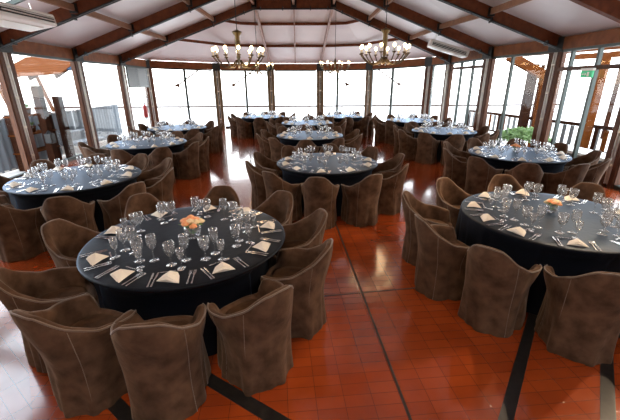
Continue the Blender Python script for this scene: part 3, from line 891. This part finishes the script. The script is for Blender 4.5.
# white lounge seat outside left
t = empty('garden_sofa', (-7.75, 12.35, -.25), rad(85))
m = MB(); m.box((0, 0, .3), (1.5, .7, .25)); m.build('base', M['white'], t, bevel=.03)
m = MB(); m.box((0, .3, .62), (1.5, .16, .45)); m.build('backrest', M['paper'], t, bevel=.05)
for s in (-.36, .36):
    m = MB(); m.box((s, -.03, .47), (.7, .55, .12)); m.build('cushion', M['paper'], t, bevel=.04)
for sx in (-.65, .65):
    for sy in (-.28, .28):
        m = MB(); m.box((sx, sy, .09), (.06, .06, .18)); m.build('leg', M['alu'], t)
tag(t, 'low white garden sofa outside the left windows', 'sofa')
t = empty('wall_lantern', (-7.48, 10.3, .62)); m = MB(); m.box((0, 0, 0), (.2, .2, .28)); m.build('housing', M['black'], t, bevel=.02)
m = MB(); m.lathe([(.1, .14), (.02, .22)], 4); m.build('cap', M['black'], t); tag(t, 'dark lantern fixed to the post outside the left window', 'lantern')

# ------------------------------------------------------------------ outside: far awnings and parapet
def awning(x, y, side, label):
    t = empty('awning_arm', (x, y, 1.95)); m = MB(); m.bar((0, 0, 0), (side * 1.3, .1, .85), .05, .06); m.build('arm', M['out_wood'], t)
    m = MB(); m.add([(-.18 * side, 0, .02), (.10 * side, 0, .13), (.10 * side, 0, -.10), (-.18 * side, .05, .02), (.10 * side, .05, .13), (.10 * side, .05, -.10)], [(0, 1, 2), (5, 4, 3), (0, 3, 4, 1), (1, 4, 5, 2), (2, 5, 3, 0)])
    m.build('elbow_bracket', M['out_wood'], t)
    m = MB(); m.box((side * 1.3, .1, .55), (.05, .05, 1.)); m.build('wall_rail', M['alu'], t)
    tag(t, label, 'awning arm', 'folding awning arms outside the far windows')
awning(-6.9, 19.6, 1, 'thin diagonal awning arm outside the far window left of the left chandelier')
awning(-4.1, 20.2, 1, 'thin diagonal awning arm seen through the window below the large left chandelier')
awning(2.05, 20.2, -1, 'thin diagonal awning arm outside the window right of the centre')
awning(4.7, 19.6, -1, 'thin diagonal awning arm seen below the large right chandelier')
m = MB(); m.box((0, 25, .55), (34, .15, .10)); 
t = empty('terrace_railing', (0, 0, 0)); m.build('handrail', M['out_wood'], t)
for i in range(15):
    m = MB(); m.box((-15.4 + 2.2 * i, 25, .12), (.1, .1, .76)); m.build('baluster', M['white'], t)
tag(t, 'low pale terrace railing beyond the far windows', 'railing')

# ------------------------------------------------------------------ outside: right courtyard
t = empty('courtyard_bench', (7.05, 8.55, -.25), rad(-87))
m = MB(); m.box((0, 0, .30), (2.9, .5, .60)); m.build('base', M['out_grey'], t, bevel=.01)
m = MB(); m.box((0, 0, .63), (3.0, .62, .07)); m.build('seat_slab', M['stone'], t, bevel=.01)
tag(t, 'long pale stone bench outside the right glass door', 'bench')
for i, (x, y, h, mt, lab, w) in enumerate([(7.85, 13.3, 2.9, M['out_wood'], 'dark brown courtyard post behind the green shrub', .26),
        (8.45, 11.0, 3.1, M['out_orange'], 'orange timber courtyard post seen through the glass door', .26),
        (8.15, 9.3, 3.1, M['out_wood'], 'brown timber courtyard post at the right edge of the picture', .2)]):
    wood_post(x, y, h, lab, mt, w)
# pergola
t = empty('pergola', (9.9, 11.8, 3.0), rad(-75))
for i in range(12):
    m = MB(); m.box((-3.3 + .6 * i, 0, .12), (.10, 4.6, .08)); m.build('slat', M['white'], t)
for sy in (-1.9, 1.9):
    m = MB(); m.box((0, sy, 0), (7.2, .14, .2)); m.build('beam', M['out_orange'], t)
tag(t, 'white slatted pergola on orange beams outside the right windows', 'pergola')
# timber portal frame near the shrub
t = empty('garden_arch', (7.6, 12.6, -.08), 0)
m = MB(); m.bar((-1.1, -.1, 2.95), (.3, .1, 2.35), .16, .28); m.bar((.3, .1, -.15), (.3, .1, 2.4), .12, .12, (0, 1, 0)); m.build('brace', M['out_orange'], t); 
tag(t, 'slanting orange timber brace over the green shrub outside', 'timber brace')
# outer frames (second glazing line)
for i, (x, y) in enumerate([(12.0, 14.6), (12.2, 12.6), (12.3, 10.6), (12.4, 8.7), (10.2, 16.6)]):
    t = empty('screen_post', (x, y, -.25)); m = MB(); m.box((0, 0, 1.5), (.12, .12, 3.0)); m.build('shaft', M['out_wood'], t)
    m = MB(); m.box((0, 0, .05), (.24, .24, .1)); m.build('base_plate', M['alu'], t)
    tag(t, ['slim brown courtyard post fourth from the right', 'slim brown courtyard post third from the right', 'slim brown courtyard post second from the right', 'slim brown courtyard post farthest right', 'slim brown courtyard post behind the dark post and shrub'][i], 'post')
def shrub(x, y, z, r, n, label, seed, mat=None):
    rnd = random.Random(seed); t = empty('leafy_shrub', (x, y, z)); m = MB()
    for i in range(n):
        a = rnd.uniform(0, 6.28); e = rnd.uniform(-.1, 1.4); q = r * rnd.uniform(.45, 1)
        c = Vector((q * cos(a) * cos(e), q * sin(a) * cos(e), .25 + q * sin(e) * .8)); L = rnd.uniform(.05, .10)
        d = Vector((rnd.uniform(-1, 1), rnd.uniform(-1, 1), rnd.uniform(-.2, 1))).normalized(); s_ = d.orthogonal().normalized() * L * .35
        m.add([c, c + d * L * .5 + s_, c + d * L, c + d * L * .5 - s_], [(0, 1, 2, 3)])
    m.build('foliage', mat or M['bright_leaf'], t)
    for i in range(5):
        a = i * 1.25; m = MB(); m.tube([(0, 0, 0), (.15 * r * cos(a), .15 * r * sin(a), .2), (.5 * r * cos(a), .5 * r * sin(a), .45)], .012, 5, r2=.005); m.build('branch', M['out_wood'], t)
    tag(t, label, 'shrub'); return t
o = shrub(7.0, 11.7, .02, .46, 1900, 'wide bright green shrub in the stone planter outside the right window', 1); o.scale = (1.75, .8, 1.05); o.rotation_euler = (0, 0, rad(-18))
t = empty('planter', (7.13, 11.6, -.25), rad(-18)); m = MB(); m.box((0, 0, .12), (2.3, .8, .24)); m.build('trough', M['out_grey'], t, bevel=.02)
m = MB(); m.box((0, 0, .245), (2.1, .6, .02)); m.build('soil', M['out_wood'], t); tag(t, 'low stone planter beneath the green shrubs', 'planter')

t = empty('veranda_railing', (9.0, 8.6, -.25))
for z, h in ((1.05, .10), (.35, .06)):
    m = MB(); m.bar((0, 0, z), (-1.5, 8.6, z), .07, h); m.build('rail', M['out_wood'], t)
for i in range(30):
    u = (i + .5) / 30; m = MB(); m.box((-1.5 * u, 8.6 * u, .68), (.03, .16, .62)); m.build('picket', M['out_orange'] if i % 3 == 0 else M['out_grey'], t)
for u in (0, .25, .5, .75, 1):
    m = MB(); m.box((-1.5 * u, 8.6 * u, .55), (.11, .11, 1.1)); m.build('post', M['out_wood'], t)
tag(t, 'brown courtyard railing with grey and orange pickets beyond the right windows', 'railing')
# ------------------------------------------------------------------ light
w = bpy.data.worlds.new('sky'); bpy.context.scene.world = w; w.use_nodes = True
nt = w.node_tree; nt.nodes.clear()
bg = nt.nodes.new('ShaderNodeBackground'); wo = nt.nodes.new('ShaderNodeOutputWorld')
tc = nt.nodes.new('ShaderNodeTexCoord'); sp = nt.nodes.new('ShaderNodeSeparateXYZ'); cr = nt.nodes.new('ShaderNodeValToRGB')
nt.links.new(tc.outputs['Generated'], sp.inputs[0]); nt.links.new(sp.outputs['Z'], cr.inputs[0]); nt.links.new(cr.outputs[0], bg.inputs[0])
cr.color_ramp.elements[0].position = .0; cr.color_ramp.elements[0].color = (1, .985, .97, 1)
cr.color_ramp.elements[1].position = .6; cr.color_ramp.elements[1].color = (.80, .88, 1, 1)
bg.inputs[1].default_value = 6.8
nt.links.new(bg.outputs[0], wo.inputs[0])

def spot(loc, to, e, ang, size, col=(1, .74, .48), blend=.5):
    ld = bpy.data.lights.new('spot', 'SPOT'); ld.energy = e; ld.spot_size = rad(ang); ld.spot_blend = blend
    ld.shadow_soft_size = size; ld.color = col; ld.specular_factor = .04
    o = bpy.data.objects.new('warm_spot', ld); C.objects.link(o); o.location = loc
    o.rotation_euler = (Vector(to) - Vector(loc)).to_track_quat('-Z', 'Y').to_euler()
spot((4.8, 3.5, 3.35), (.3, 2.9, 0), 380, 75, .07)
spot((4.7, 5.3, 3.35), (.2, 2.7, 0), 330, 70, .07)
spot((2.2, 6.4, 3.6), (2.7, 4.7, .6), 330, 50, .1, (1, .66, .34))  # added warm fill for the chairs behind the front right table
spot((-.4, .2, 4.5), (0, 2.4, 0), 260, 110, .4)  # added soft fill over the foreground floor and chair backs
# ------------------------------------------------------------------ camera
f = 353.57; pit = 0.34832; roll = -0.0057
cam = bpy.data.cameras.new('camera'); co = bpy.data.objects.new('camera', cam); C.objects.link(co)
cam.sensor_width = 36; cam.sensor_fit = 'HORIZONTAL'; cam.lens = f / 620 * 36; cam.clip_end = 300
fw = Vector((0, cos(pit), -sin(pit))); rt = Vector((1, 0, 0)); up = Vector((0, sin(pit), cos(pit)))
r2 = rt * cos(roll) + up * sin(roll); u2 = -rt * sin(roll) + up * cos(roll)
Mx = Matrix((r2, u2, -fw)).transposed().to_4x4(); Mx.translation = (0, 0, 2.118)
co.matrix_world = Mx
sc = bpy.context.scene
sc.camera = co
sc.view_settings.view_transform = 'Standard'
sc.view_settings.look = 'None'
sc.view_settings.exposure = 0.
sc.cycles.max_bounces = 8; sc.cycles.transparent_max_bounces = 24
sc.cycles.sample_clamp_indirect = 6.
